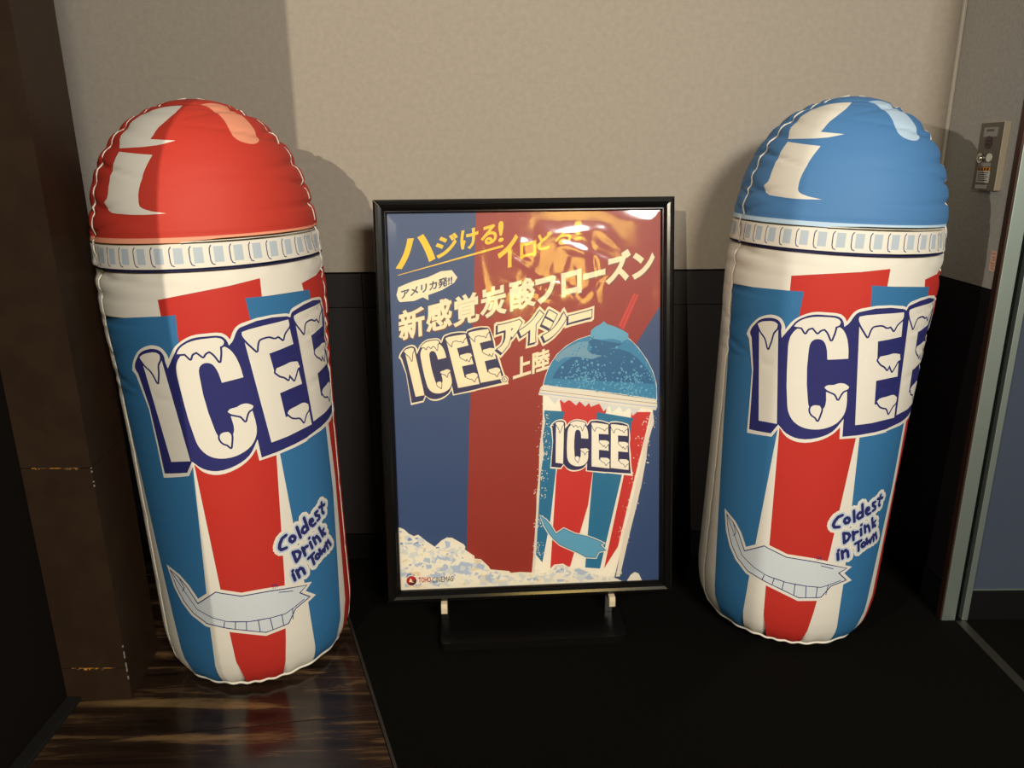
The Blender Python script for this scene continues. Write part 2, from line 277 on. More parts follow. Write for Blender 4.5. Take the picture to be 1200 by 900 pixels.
def wood_tile_mat():
    m = bpy.data.materials.new('wood_tile'); m.use_nodes = True; nt = m.node_tree; b = nt.nodes['Principled BSDF']
    tc = nt.nodes.new('ShaderNodeTexCoord'); mp = nt.nodes.new('ShaderNodeMapping')
    mp.inputs['Rotation'].default_value = (0, 0, -0.131); mp.inputs['Scale'].default_value = (1.3, 13, 1)
    n = nt.nodes.new('ShaderNodeTexNoise'); n.inputs['Scale'].default_value = 1.6; n.inputs['Detail'].default_value = 6
    n.inputs['Roughness'].default_value = 0.62; n.inputs['Distortion'].default_value = 0.5
    oi = nt.nodes.new('ShaderNodeObjectInfo'); ad = nt.nodes.new('ShaderNodeVectorMath'); ad.operation = 'ADD'
    cb = nt.nodes.new('ShaderNodeCombineXYZ'); ml = nt.nodes.new('ShaderNodeMath'); ml.operation = 'MULTIPLY'; ml.inputs[1].default_value = 9
    nt.links.new(oi.outputs['Random'], ml.inputs[0]); nt.links.new(ml.outputs[0], cb.inputs[2])
    nt.links.new(tc.outputs['Object'], mp.inputs['Vector']); nt.links.new(mp.outputs['Vector'], ad.inputs[0]); nt.links.new(cb.outputs[0], ad.inputs[1])
    nt.links.new(ad.outputs[0], n.inputs['Vector'])
    r = nt.nodes.new('ShaderNodeValToRGB'); e = r.color_ramp.elements
    e[0].position = 0.34; e[0].color = (*lin((22, 15, 11)), 1)
    e[1].position = 0.76; e[1].color = (*lin((142, 112, 74)), 1)
    k = e.new(0.54); k.color = (*lin((52, 37, 27)), 1)
    k = e.new(0.62); k.color = (*lin((104, 80, 52)), 1)
    nt.links.new(n.outputs['Fac'], r.inputs['Fac']); nt.links.new(r.outputs['Color'], b.inputs['Base Color'])
    b.inputs['Roughness'].default_value = 0.2; b.inputs['Specular IOR Level'].default_value = 0.5
    MATS['wood_tile'] = m
wood_tile_mat()

def film_mat():
    m = bpy.data.materials.new('clear_film'); m.use_nodes = True; nt = m.node_tree
    for n in list(nt.nodes):
        if n.type != 'OUTPUT_MATERIAL': nt.nodes.remove(n)
    out = [n for n in nt.nodes if n.type == 'OUTPUT_MATERIAL'][0]
    tr = nt.nodes.new('ShaderNodeBsdfTransparent'); tr.inputs[0].default_value = (0.97, 0.97, 0.96, 1)
    gl = nt.nodes.new('ShaderNodeBsdfGlossy'); gl.inputs['Roughness'].default_value = 0.09
    fr = nt.nodes.new('ShaderNodeFresnel'); fr.inputs['IOR'].default_value = 1.5
    mx = nt.nodes.new('ShaderNodeMixShader')
    tc = nt.nodes.new('ShaderNodeTexCoord'); n = nt.nodes.new('ShaderNodeTexNoise'); n.inputs['Scale'].default_value = 7; n.inputs['Detail'].default_value = 2
    bp = nt.nodes.new('ShaderNodeBump'); bp.inputs['Strength'].default_value = 0.08; bp.inputs['Distance'].default_value = 0.02
    nt.links.new(tc.outputs['Object'], n.inputs['Vector']); nt.links.new(n.outputs['Fac'], bp.inputs['Height'])
    nt.links.new(bp.outputs[0], gl.inputs['Normal'])
    nt.links.new(fr.outputs[0], mx.inputs[0]); nt.links.new(tr.outputs[0], mx.inputs[1]); nt.links.new(gl.outputs[0], mx.inputs[2])
    nt.links.new(mx.outputs[0], out.inputs['Surface'])
    MATS['clear_film'] = m
film_mat()

# ------------------------------------------------------------------ object helpers
def link(o, parent=None):
    COL.objects.link(o)
    if parent: o.parent = parent
    return o
def tag(o, label=None, cat=None, group=None, kind=None):
    if label: o['label'] = label
    if cat: o['category'] = cat
    if group: o['group'] = group
    if kind: o['kind'] = kind
    return o
def empty(name, loc=(0, 0, 0)):
    o = bpy.data.objects.new(name, None); o.empty_display_size = 0.1; o.location = loc
    return link(o)
def from_bm(name, bm, mats, parent=None, smooth=False):
    me = bpy.data.meshes.new(name); bm.normal_update(); bm.to_mesh(me); bm.free()
    for m in (mats if isinstance(mats, (list, tuple)) else [mats]): me.materials.append(MATS[m])
    if smooth: me.polygons.foreach_set('use_smooth', [True] * len(me.polygons))
    return link(bpy.data.objects.new(name, me), parent)
def from_py(name, verts, faces, mats, parent=None, smooth=False, idx=None):
    me = bpy.data.meshes.new(name); me.from_pydata([tuple(map(float, v)) for v in verts], [], faces)
    for m in (mats if isinstance(mats, (list, tuple)) else [mats]): me.materials.append(MATS[m])
    if smooth: me.polygons.foreach_set('use_smooth', [True] * len(me.polygons))
    if idx is not None: me.polygons.foreach_set('material_index', idx)
    me.update()
    return link(bpy.data.objects.new(name, me), parent)
def box(name, lo, hi, m, parent=None, bevel=0.0, seg=2, fn=None):
    bm = bmesh.new(); bmesh.ops.create_cube(bm, size=1)
    for v in bm.verts: v.co = Vector([(lo[i] + hi[i]) / 2 + v.co[i] * (hi[i] - lo[i]) for i in range(3)])
    if bevel: bmesh.ops.bevel(bm, geom=list(bm.edges), offset=bevel, segments=seg, profile=0.5, affect='EDGES')
    if fn:
        for v in bm.verts: v.co = Vector(fn(v.co))
    return from_bm(name, bm, m, parent)
def prism(name, poly, z0, z1, m, parent=None, bevel=0.0):
    bm = bmesh.new(); vs = [bm.verts.new((x, y, z0)) for x, y in poly]
    f = bm.faces.new(vs); r = bmesh.ops.extrude_face_region(bm, geom=[f])
    for v in r['geom']:
        if isinstance(v, bmesh.types.BMVert): v.co.z = z1
    bmesh.ops.recalc_face_normals(bm, faces=list(bm.faces))
    if bevel:
        bmesh.ops.bevel(bm, geom=[e for e in bm.edges if e.verts[0].co.z == z1 and e.verts[1].co.z == z1], offset=bevel, segments=1, affect='EDGES')
    return from_bm(name, bm, m, parent)
def tube(name, pts, rad, m, parent=None, n=8, closed=False):
    pts = [Vector(p) for p in pts]; N = len(pts); V = []; Fc = []
    for i, p in enumerate(pts):
        a = pts[(i - 1) % N] if (closed or i > 0) else p
        b = pts[(i + 1) % N] if (closed or i < N - 1) else p
        t = (b - a).normalized(); u = t.orthogonal().normalized() if i == 0 else (u - t * u.dot(t)).normalized()
        w = t.cross(u)
        for k in range(n):
            q = 2 * math.pi * k / n; V.append(p + (u * math.cos(q) + w * math.sin(q)) * rad)
    for i in range(N if closed else N - 1):
        for k in range(n):
            j = (i + 1) % N
            Fc.append((i * n + k, i * n + (k + 1) % n, j * n + (k + 1) % n, j * n + k))
    if not closed:
        Fc.append(tuple(range(n))[::-1]); Fc.append(tuple((N - 1) * n + k for k in range(n)))
    return from_py(name, V, Fc, m, parent, True)

# ------------------------------------------------------------------ flat print: polygons, strokes, lettering
def area2(c):
    return sum(c[i][0] * c[(i + 1) % len(c)][1] - c[(i + 1) % len(c)][0] * c[i][1] for i in range(len(c)))
def ccw(c):
    return list(c) if area2(c) > 0 else list(c)[::-1]
def offset(c, d):
    """mitred offset; positive grows a counter-clockwise contour"""
    n = len(c); out = []
    for i in range(n):
        p, q, r = c[i - 1], c[i], c[(i + 1) % n]
        def nrm(a, b):
            l = math.hypot(b[0] - a[0], b[1] - a[1]) or 1e-9
            return ((b[1] - a[1]) / l, -(b[0] - a[0]) / l)
        n1, n2 = nrm(p, q), nrm(q, r)
        s = (n1[0] + n2[0], n1[1] + n2[1]); k = 1 + n1[0] * n2[0] + n1[1] * n2[1]
        k = max(k, 0.45)
        out.append((q[0] + s[0] * d / k, q[1] + s[1] * d / k))
    return out
def stroke(pts, w):
    """polyline to contours: one quad per segment plus round joints (nonzero fill)"""
    cs = []
    for a, b in zip(pts, pts[1:]):
        l = math.hypot(b[0] - a[0], b[1] - a[1]) or 1e-9
        nx, ny = -(b[1] - a[1]) / l * w / 2, (b[0] - a[0]) / l * w / 2
        cs.append(ccw([(a[0] + nx, a[1] + ny), (a[0] - nx, a[1] - ny), (b[0] - nx, b[1] - ny), (b[0] + nx, b[1] + ny)]))
    for a in pts:
        cs.append([(a[0] + w / 2 * math.cos(q * math.pi / 4 + .2), a[1] + w / 2 * math.sin(q * math.pi / 4 + .2)) for q in range(8)])
    return cs
def circle(c, r, n=20, ry=None):
    return [(c[0] + r * math.cos(2 * math.pi * k / n), c[1] + (ry or r) * math.sin(2 * math.pi * k / n)) for k in range(n)]
def glyphs(s, res=3):
    """outlines of a string in the built-in font, in em units"""
    c = bpy.data.curves.new('lettering', 'FONT'); c.body = s; c.resolution_u = res
    o = bpy.data.objects.new('lettering', c); COL.objects.link(o)
    ev = o.evaluated_get(bpy.context.evaluated_depsgraph_get()); me = ev.to_mesh()
    co = [(v.co.x, v.co.y) for v in me.vertices]
    cnt = {}
    for p in me.polygons:
        vs = list(p.vertices)
        if area2([co[i] for i in vs]) < 0: vs.reverse()
        for a, b in zip(vs, vs[1:] + vs[:1]): cnt[(a, b)] = cnt.get((a, b), 0) + 1
    nxt = {}
    for (a, b) in cnt:
        if (b, a) not in cnt: nxt.setdefault(a, []).append(b)
    out = []
    while nxt:
        a = next(iter(nxt)); loop = [a]; cur = a
        while True:
            l = nxt.get(cur)
            if not l: break
            b = l.pop()
            if not l: del nxt[cur]
            if b == a: break
            loop.append(b); cur = b
        if len(loop) > 2: out.append([co[i] for i in loop])
    ev.to_mesh_clear(); bpy.data.objects.remove(o); bpy.data.curves.remove(c)
    return out
def bold(cs, d):
    return [offset(c, d) for c in cs] if d else cs
def to_quad(cs, q):
    """map contours' bounding box on the parallelogram bottom-left, bottom-right, top-left"""
    xs = [p[0] for c in cs for p in c]; ys = [p[1] for c in cs for p in c]
    x0, x1, y0, y1 = min(xs), max(xs), min(ys), max(ys); bl, br, tl = q
    f = lambda p: tuple(bl[i] + (br[i] - bl[i]) * (p[0] - x0) / (x1 - x0) + (tl[i] - bl[i]) * (p[1] - y0) / (y1 - y0) for i in (0, 1))
    return [[f(p) for p in c] for c in cs]
def affine(cs, ex, ey, o):
    return [[(o[0] + ex[0] * x + ey[0] * y, o[1] + ex[1] * x + ey[1] * y) for x, y in c] for c in cs]
def shift(cs, dx, dy):
    return [[(x + dx, y + dy) for x, y in c] for c in cs]

def winding(contours, P):
    w = np.zeros(len(P), int)
    for c in contours:
        c = np.asarray(c, float); lo, hi = c.min(0), c.max(0)
        sel = np.where((P[:, 0] > lo[0]) & (P[:, 0] < hi[0]) & (P[:, 1] > lo[1]) & (P[:, 1] < hi[1]))[0]
        if not len(sel): continue
        q = P[sel]; d = np.roll(c, -1, 0); acc = np.zeros(len(sel), int)
        for (x0, y0), (x1, y1) in zip(c, d):
            if y0 == y1: continue
            s = (x1 - x0) * (q[:, 1] - y0) - (q[:, 0] - x0) * (y1 - y0)
            if y0 < y1: acc += ((q[:, 1] >= y0) & (q[:, 1] < y1) & (s > 0))
            else: acc -= ((q[:, 1] >= y1) & (q[:, 1] < y0) & (s < 0))
        w[sel] += acc
    return w

def printed(regions, dom, step):
    """one triangulated sheet over the rectangle dom whose triangles carry the topmost print region; returns 2-D points, triangles, region index"""
    (u0, u1, v0, v1) = dom
    V = []; E = []
    def clampc(c):
        out = []
        for x, y in c:
            p = (min(max(x, u0), u1), min(max(y, v0), v1))
            if not out or math.hypot(p[0] - out[-1][0], p[1] - out[-1][1]) > 2e-5: out.append(p)
        if len(out) > 1 and math.hypot(out[0][0] - out[-1][0], out[0][1] - out[-1][1]) < 2e-5: out.pop()
        return out
    regs = [(m, [cc for cc in (clampc(c) for c in cs) if len(cc) > 2]) for m, cs in regions]
    nu = max(1, int(math.ceil((u1 - u0) / step[0]))); nv = max(1, int(math.ceil((v1 - v0) / step[1])))
    for i in range(nu + 1):
        for j in range(nv + 1):
            b = i in (0, nu) or j in (0, nv)
            V.append((u0 + (u1 - u0) * i / nu + (0 if b else 1e-4 * math.sin(i * 7.1 + j)), v0 + (v1 - v0) * j / nv + (0 if b else 1e-4 * math.cos(j * 5.3 + i))))
    for m, cs in regs:
        for c in cs:
            k = len(V); V += c; E += [(k + i, k + (i + 1) % len(c)) for i in range(len(c))]
    r = delaunay_2d_cdt([Vector(v) for v in V], E, [], 0, 1e-6)
    P = np.array([(v.x, v.y) for v in r[0]]); T = np.array([f for f in r[2] if len(f) == 3])
    a, b, c = P[T[:, 0]], P[T[:, 1]], P[T[:, 2]]
    ar = (b[:, 0] - a[:, 0]) * (c[:, 1] - a[:, 1]) - (b[:, 1] - a[:, 1]) * (c[:, 0] - a[:, 0])
    T[ar < 0] = T[ar < 0][:, ::-1]; T = T[np.abs(ar) > 1e-11]
    cen = P[T].mean(1); idx = np.zeros(len(T), int)
    for k, (m, cs) in enumerate(regs):
        if k: idx[winding(cs, cen) != 0] = k
    return P, T, idx

def sheet(name, regions, dom, step, fn, parent, normals=True, flip=False):
    P, T, idx = printed(regions, dom, step)
    co = fn(P[:, 0], P[:, 1])
    names = []
    for m, _ in regions:
        if m not in names: names.append(m)
    mi = np.array([names.index(m) for m, _ in regions])[idx]
    if flip: T = T[:, ::-1]
    o = from_py(name, co, [tuple(int(i) for i in t) for t in T], names, parent, True, [int(i) for i in mi])
    if normals:
        e = 4e-4
        du = fn(P[:, 0] + e, P[:, 1]) - fn(P[:, 0] - e, P[:, 1]); dv = fn(P[:, 0], P[:, 1] + e) - fn(P[:, 0], P[:, 1] - e)
        n = np.cross(du, dv); l = np.linalg.norm(n, axis=1); n[l > 0] /= l[l > 0][:, None]; n[l < 1e-12] = (0, 0, 1)
        o.data.normals_split_custom_set_from_vertices([tuple(map(float, v)) for v in n])
    return o

def smooth(c, n=3, sharp=50):
    """rounds a traced contour through its points, keeping corners sharper than the given angle"""
    N = len(c); P = [Vector(p) for p in c]; tan = []
    for i in range(N):
        a, b = P[i] - P[i - 1], P[(i + 1) % N] - P[i]
        ang = math.degrees(a.angle(b, 0)) if a.length > 1e-9 and b.length > 1e-9 else 0
        tan.append(None if ang > sharp else (a / max(a.length, 1e-9) + b / max(b.length, 1e-9)).normalized())
    out = []
    for i in range(N):
        p, q = P[i], P[(i + 1) % N]; d = q - p; L = d.length
        t0 = tan[i] * L if tan[i] is not None else d; t1 = tan[(i + 1) % N] * L if tan[(i + 1) % N] is not None else d
        for k in range(n):
            t = k / n; h = (2 * t**3 - 3 * t**2 + 1) * p + (t**3 - 2 * t**2 + t) * t0 + (3 * t**2 - 2 * t**3) * q + (t**3 - t**2) * t1
            out.append((h.x, h.y))
    return out

def logo_regions(A, white, navy, sk):
    """the ICEE word mark as print layers; A maps logo coordinates; sk = width of the drip lines"""
    L = LOGO; dE = (0.1290, 0.0165)
    sh = lambda c: [(x + dE[0], y + dE[1]) for x, y in c]
    t = lambda c: ccw([A(p) for p in smooth(c)])
    W = L['white'] + sh(L['wr']) + [sh(L['wb'])[0]] + [L['wb'][1]] + L['white_b']
    N = L['navy'] + sh(L['nr']) + [sh(L['nb'])[0]] + [L['nb'][1]] + L['navy_b']
    t0 = lambda c: ccw([A(p) for p in c])
    faces = [t0(L['I']), t(L['C']), t0(L['E']), t0(sh(L['E']))]
    snow = [L['Is'], L['Cs'], L['Cs2'], L['Cs3'], L['Es'], L['Es2'], L['Es3'], sh(L['Es']), sh(L['Es2']), sh(L['Es3'])]
    lines = []
    for s in snow:
        c = t(s); lines += stroke(c + [c[0]], sk)
    return [(white, [t(W)]), (navy, [t(N)]), (white, faces), (navy, lines), (white, [t(s) for s in snow])]

# ------------------------------------------------------------------ the setting
HT = 2.95
floor = empty('floor'); tag(floor, kind='structure')
# boundary between the wood-look tiles and the carpet
bp0, bd = Vector((-0.501, 2.046)), Vector((0.226, -0.594)).normalized()
bx = lambda y: bp0.x + (y - bp0.y) / bd.y * bd.x
carpet = prism('carpet', [(bx(2.42), 2.42), (bx(-1.2), -1.2), (3.2, -1.2), (3.2, 2.42)], -0.02, 0.0, 'carpet_black', floor)
box('subfloor', (-2.6, -3.4, -0.06), (3.2, 2.5, -0.021), 'joint_black', floor)
prism('trim_strip', [(bx(2.41) - .007, 2.41), (bx(-1.2) - .007, -1.2), (bx(-1.2) + .001, -1.2), (bx(2.41) + .001, 2.41)], -0.02, 0.003, 'metal_strip', floor)
sl = 0.132; pitch = 0.1855
for k in range(-17, 6):
    y_a = 1.860 + k * pitch; g = 0.0012
    # plank between lines y = y_a + sl*x and + pitch, clipped by carpet line on the right
    def meet(c):
        # intersection with the boundary (8 mm short of it)
        x = bx(1.7)
        for _ in range(30): x = bx(c + sl * x)
        return (x - 0.008, c + sl * (x - 0.008))
    lo, hi = y_a + g, y_a + pitch - g
    r0, r1 = meet(lo), meet(hi)
    if lo + sl * -2.0 > 2.41: continue
    poly = [(-2.2, lo - 2.2 * sl), r0, r1, (-2.2, hi - 2.2 * sl)]
    poly = [(x, min(y, 2.412)) for x, y in poly]
    if abs(area2(poly)) < 1e-3: continue
    prism('tile', poly, -0.02, 0.0, 'wood_tile', floor, bevel=0.0008)

wb = empty('wall_back', (0, 2.414, 0)); tag(wb, kind='structure')
def wbox(name, lo, hi, m, parent, bevel=0.0):
    off = parent.location
    return box(name, [lo[i] - off[i] for i in range(3)], [hi[i] - off[i] for i in range(3)], m, parent, bevel)
wbox('wall_core', (-2.6, 2.424, 0), (1.42, 2.50, HT), 'joint_black', wb)
wbox('wall_covering', (-2.6, 2.414, 1.004), (1.308, 2.424, HT), 'wall_fabric', wb)
for x0, x1 in ((-2.6, -1.372), (-1.370, -0.472), (-0.470, 0.430), (0.432, 1.308)):
    wbox('panel', (x0, 2.4155, 0.892), (x1, 2.424, 0.998), 'wall_dark', wb, 0.0006)
    wbox('panel', (x0, 2.4155, 0.095), (x1, 2.424, 0.890), 'wall_dark', wb, 0.0006)
bb = box('baseboard_back', (-2.6, 2.408, 0), (1.30, 2.424, 0.092), 'base_black', None, 0.001); tag(bb, kind='structure')
tr = box('trim_1', (1.298, 2.402, 1.004), (1.3065, 2.414, HT), 'bead', None, 0.002); tag(tr, kind='structure')

XR = 1.307
wr = empty('wall_right', (XR, 2.2, 0)); tag(wr, kind='structure')
wbox('wall_core', (XR + .01, 2.040, 0), (XR + .10, 2.43, HT), 'joint_black', wr)
wbox('wall_covering', (XR, 2.036, 0.990), (XR + .01, 2.424, HT), 'wall_right_fabric', wr)
wbox('panel', (XR + .001, 2.036, 0.095), (XR + .01, 2.424, 0.985), 'wall_right_dark', wr, 0.0006)
br = box('baseboard_right', (XR - .006, 2.036, 0), (XR + .01, 2.414, 0.092), 'base_black', None, 0.001); tag(br, kind='structure')
# shutter guide rail in stainless steel at the end of the right wall
rail = empty('trim_2', (1.30, 2.03, 0)); tag(rail, kind='structure')
wbox('rail_face', (1.284, 2.008, 0), (1.324, 2.036, HT), 'steel', rail, 0.0015)
wbox('rail_return', (1.2805, 2.012, 0), (1.284, 2.035, HT), 'steel_brown_reflection', rail, 0.001)
wbox('rail_slot', (1.322, 2.040, 0), (1.344, 2.058, HT), 'joint_black', rail)
wbox('rail_lip', (1.344, 2.008, 0), (1.362, 2.058, HT), 'steel', rail, 0.0015)
wf = empty('wall_front_right', (1.9, 2.03, 0)); tag(wf, kind='structure')
wbox('panel', (1.362, 2.016, 0.102), (3.2, 2.058, HT), 'panel_blue', wf, 0.001)
wbox('panel_trim', (1.362, 2.013, 0.099), (3.2, 2.016, 0.1025), 'steel', wf)
bf = box('baseboard_front_right', (1.362, 2.012, 0), (3.2, 2.058, 0.0985), 'base_black', None, 0.001); tag(bf, kind='structure')
ft = prism('floor_track', [(1.324, 2.004), (1.352, 2.004), (1.352, 1.0), (1.324, 1.0)], -0.0, 0.002, 'metal_strip'); tag(ft, kind='structure')

# left: dark recessed door leaf between two brown pillars
wl = box('wall_left', (-1.60, 0.40, 0), (-1.166, 1.90, HT), 'wall_left_black'); tag(wl, kind='structure')
bl = box('baseboard_left', (-1.165, 0.46, 0), (-1.128, 1.688, 0.012), 'skirting', None, 0.002); tag(bl, kind='structure')
def pillar(name, x0, x1, y0, y1, taper=0.0):
    p = empty(name, ((x0 + x1) / 2, (y0 + y1) / 2, 0)); tag(p, kind='structure')
    wbox('pillar_core', (x0 + .004, y0 + .004, 0), (x1 - .004 - taper, y1 - .004, HT), 'joint_black', p)
    z = [0, 0.0955, 0.650, 1.75, HT]
    for a, b in zip(z, z[1:]):
        ox, oy = p.location.x, p.location.y
        prism('panel', [(x0 - ox, y0 - oy), (x1 - ox, y0 - oy), (x1 - taper - ox, y1 - oy), (x0 - ox, y1 - oy)], a + .0012, b - .0012, 'pillar_brown', p, 0.001)
    for zz in z[1:3]:
        wbox('worn_joint', (x0 + .025, y0 + .0008, zz - .0014), (x1 - .003 - taper, y1 - .02, zz + .0014), 'worn_joint', p)
        for q in range(7):
            fx = x0 + .03 + rng.random() * (x1 - x0 - .045); w = .003 + rng.random() * .008; h = .002 + rng.random() * .004
            wbox('paint_chip', (fx, y0 - .0004, zz - h), (fx + w, y0 + .001, zz + .0005), 'worn_joint', p)
    for q in range(10):
        zz = 0.03 + rng.random() * 0.13 if q < 6 else 0.60 + rng.random() * .05
        wbox('paint_chip', (x1 - .002, y0 - .0004, zz), (x1 + .0004, y0 + .002, zz + .004 + rng.random() * .010), 'label_grey', p)
    return p
pillar('wall_pillar', -1.165, -0.997, 1.690, 1.905, 0.026)
pillar('wall_pillar_near', -1.165, -1.000, 0.28, 0.46)

# ------------------------------------------------------------------ inflatable frozen-drink cups
RU = 0.26
def cup_profile():
    P = [(.17, 0.), (.20, .005), (.222, .018), (.236, .036), (.246, .06), (.253, .095), (.2565, .14), (.257, .3), (.258, .5), (.260, .7), (.264, .85), (.2675, .92), (.270, .96)]
    zb, Ht, rb, n = .95, 1.483, .2705, 3.78
    for k in range(2, 81):
        t = math.sin(math.pi / 2 * k / 80); z = zb + (Ht - zb) * t
        if z <= .965: continue
        P.append((rb * math.sqrt(max(0, 1 - t ** n)), z))
    return np.array(P)
PROF = cup_profile()
PS = np.concatenate([[0], np.cumsum(np.hypot(*np.diff(PROF, axis=0).T))])
S_TOP = PS[-1]
# smooth resampling of the meridian
_s = np.linspace(0, S_TOP, 1200); _r = np.interp(_s, PS, PROF[:, 0]); _z = np.interp(_s, PS, PROF[:, 1])
_k = np.exp(-np.linspace(-2, 2, 31) ** 2); _k /= _k.sum()
def _sm(a):
    p = np.concatenate([2 * a[0] - a[15:0:-1], a, 2 * a[-1] - a[-2:-17:-1]]); return np.convolve(p, _k, 'valid')
_r, _z = np.maximum(_sm(_r), 0), _sm(_z)
_r[-1] = 0
SEAMS = (-1.115, 1.46)
wr_rng = random.Random(11)
WRINK = []
for th in SEAMS:
    s = 0.86
    while s < 1.60:
        hi = s > 1.12
        WRINK.append((th, s + wr_rng.uniform(-.008, .008), wr_rng.uniform(.005, .013) if hi else wr_rng.uniform(.003, .007), wr_rng.uniform(.006, .012), wr_rng.uniform(.04, .11), wr_rng.uniform(-.30, .30)))
        s += wr_rng.uniform(.038, .055)
    for s in (0.08, 0.14, 0.33, 0.52, 0.7):
        WRINK.append((th, s, .0015, .012, .04, 0))
def cup_point(u, s):
    th = np.asarray(u) / RU; s = np.asarray(s)
    r = np.interp(s, _s, _r); z = np.interp(s, _s, _z); d = np.zeros_like(r)
    for sm in SEAMS:
        a = (th - sm + math.pi) % (2 * math.pi) - math.pi
        d -= 0.006 * np.exp(-(a * r / .010) ** 2) * np.clip((s - .03) / .1, 0, 1)
    for sm, s0, amp, w, l, sk in WRINK:
        a = ((th - sm + math.pi) % (2 * math.pi) - math.pi) * np.maximum(r, .05)
        d -= amp * np.exp(-((s - s0 - sk * np.abs(a)) / w) ** 2) * np.exp(-np.abs(a) / l)
    # puckers of the bottom seam
    d += 0.0016 * np.sin(th * 29 + 3 * np.sin(th * 4)) * np.exp(-((s - .055) / .028) ** 2)
    d += 0.003 * np.sin(th * 23) * np.exp(-((s - 1.150) / .012) ** 2) * 0.3 - 0.0025 * np.exp(-((s - 1.150) / .006) ** 2) - 0.002 * np.exp(-((s - 1.2285) / .007) ** 2)
    # the skin moves along the meridian normal
    e = 2e-3
    tr_ = np.interp(s + e, _s, _r) - np.interp(s - e, _s, _r); tz = np.interp(s + e, _s, _z) - np.interp(s - e, _s, _z)
    l = np.hypot(tr_, tz) + 1e-9; d = d * np.clip(r / .04, 0, 1)
    r2 = np.maximum(r + d * tz / l, 0); z2 = z - d * tr_ / l
    return np.stack([r2 * np.sin(th), -r2 * np.cos(th), z2], -1)

def stripes():
    red, blue = [], []
    A = [(-.0859, 1.0947), (.1322, 1.1268), (.1235, .69), (.106, .36), (.0833, .12), (.074, 0), (-.035, 0)]
    D = [(.2439, 1.0985), (.44, 1.118), (.44, .5), (.42, 0), (.304, 0), (.3157, .19), (.330, .5566), (.318, .705)]
    B = [(-.2783, 1.0447), (-.0514, 1.0601), (-.0727, .666), (-.1015, .135), (-.109, 0), (-.200, 0), (-.2114, .164), (-.2561, .65)]
    Cc = [(.0945, 1.0863), (.2685, 1.0796), (.300, .70), (.3065, .53), (.2793, .149), (.265, 0), (.181, 0), (.1719, .1287), (.1333, .6917)]
    for sh_ in (-2, -1, 0, 1):
        off = sh_ * math.pi * RU
        if sh_ in (-2,): continue
        f = lambda c: ccw([(x + off, y) for x, y in c])
        red += [f(A), f(D)]; blue += [f(B), f(Cc)]
    return red, blue
S_RIM0, S_RIM1 = 1.1500, 1.2285
def cup_art():
    red, blue = stripes()
    ident = lambda p: p
    R = [('print_white', []), ('print_red', red), ('print_blue', blue)]
    R += logo_regions(ident, 'print_white', 'print_navy', 0.0088)
    # ice floe
    slab = ccw(SLAB)
    R += [('print_white', [offset(slab, .010)]), ('print_navy', [offset(slab, .0016)]), ('print_ice', [offset(slab, -.0012)])]
    R += [('print_navy', [c for l in SLAB_LINES for c in stroke(l, .0022)])]
    # slogan: white outline, pale halo, navy hand lettering
    for m, w in (('print_white', .034), ('print_halo', .0185), ('print_navy', .0092)):
        R.append((m, [c for l in SLOGAN for c in stroke(l, w)]))
    tm = glyphs('TM'); (a, b) = TMARK
    R.append(('print_navy', to_quad(bold(tm, .01), [a, b, (a[0], a[1] + .0125)])))
    # second copies of the word mark on the back
    back = lambda p: (p[0] - math.pi * RU if p[0] > 0.1 else p[0] + math.pi * RU, p[1])
    return R
def rim_art(pale):
    n = 40; per = 2 * math.pi * RU / n
    sq, js = [], []
    for k in range(n):
        u = -math.pi * RU + (k + .06) * per
        sq.append([(u, 1.1715), (u + .0195, 1.1715), (u + .0195, 1.2060), (u, 1.2060)])
        v = u - .0085
        js += stroke([(v + .004, 1.2085), (v + .0005, 1.203), (v, 1.195), (v + .0005, 1.176), (v + .003, 1.1685), (v + .008, 1.1665)], .0022)
    full = lambda a, b: [[(-.9, a), (.9, a), (.9, b), (-.9, b)]]
    return [('print_white', []), ('print_grey', sq), ('print_navy', js), ('print_navy', full(1.1545, 1.1570)), (pale, full(1.2165, S_RIM1 + .01)),
            ('print_navy', [[(-.9, 1.2140), (-.02, 1.2140), (-.02, 1.2165), (-.9, 1.2165)], [(-.02, 1.2130), (.9, 1.2130), (.9, 1.2142), (-.02, 1.2142)]]),
            ('print_white', [[(-.02, 1.2145), (.9, 1.2145), (.9, 1.2185), (-.02, 1.2185)]])]
def dome_art(base, pale):
    return [(base, []), ('print_white', [ccw(smooth(DOME1)), ccw(smooth(DOME2))]), (pale, [ccw(smooth(DOME3, 4, 80))])]

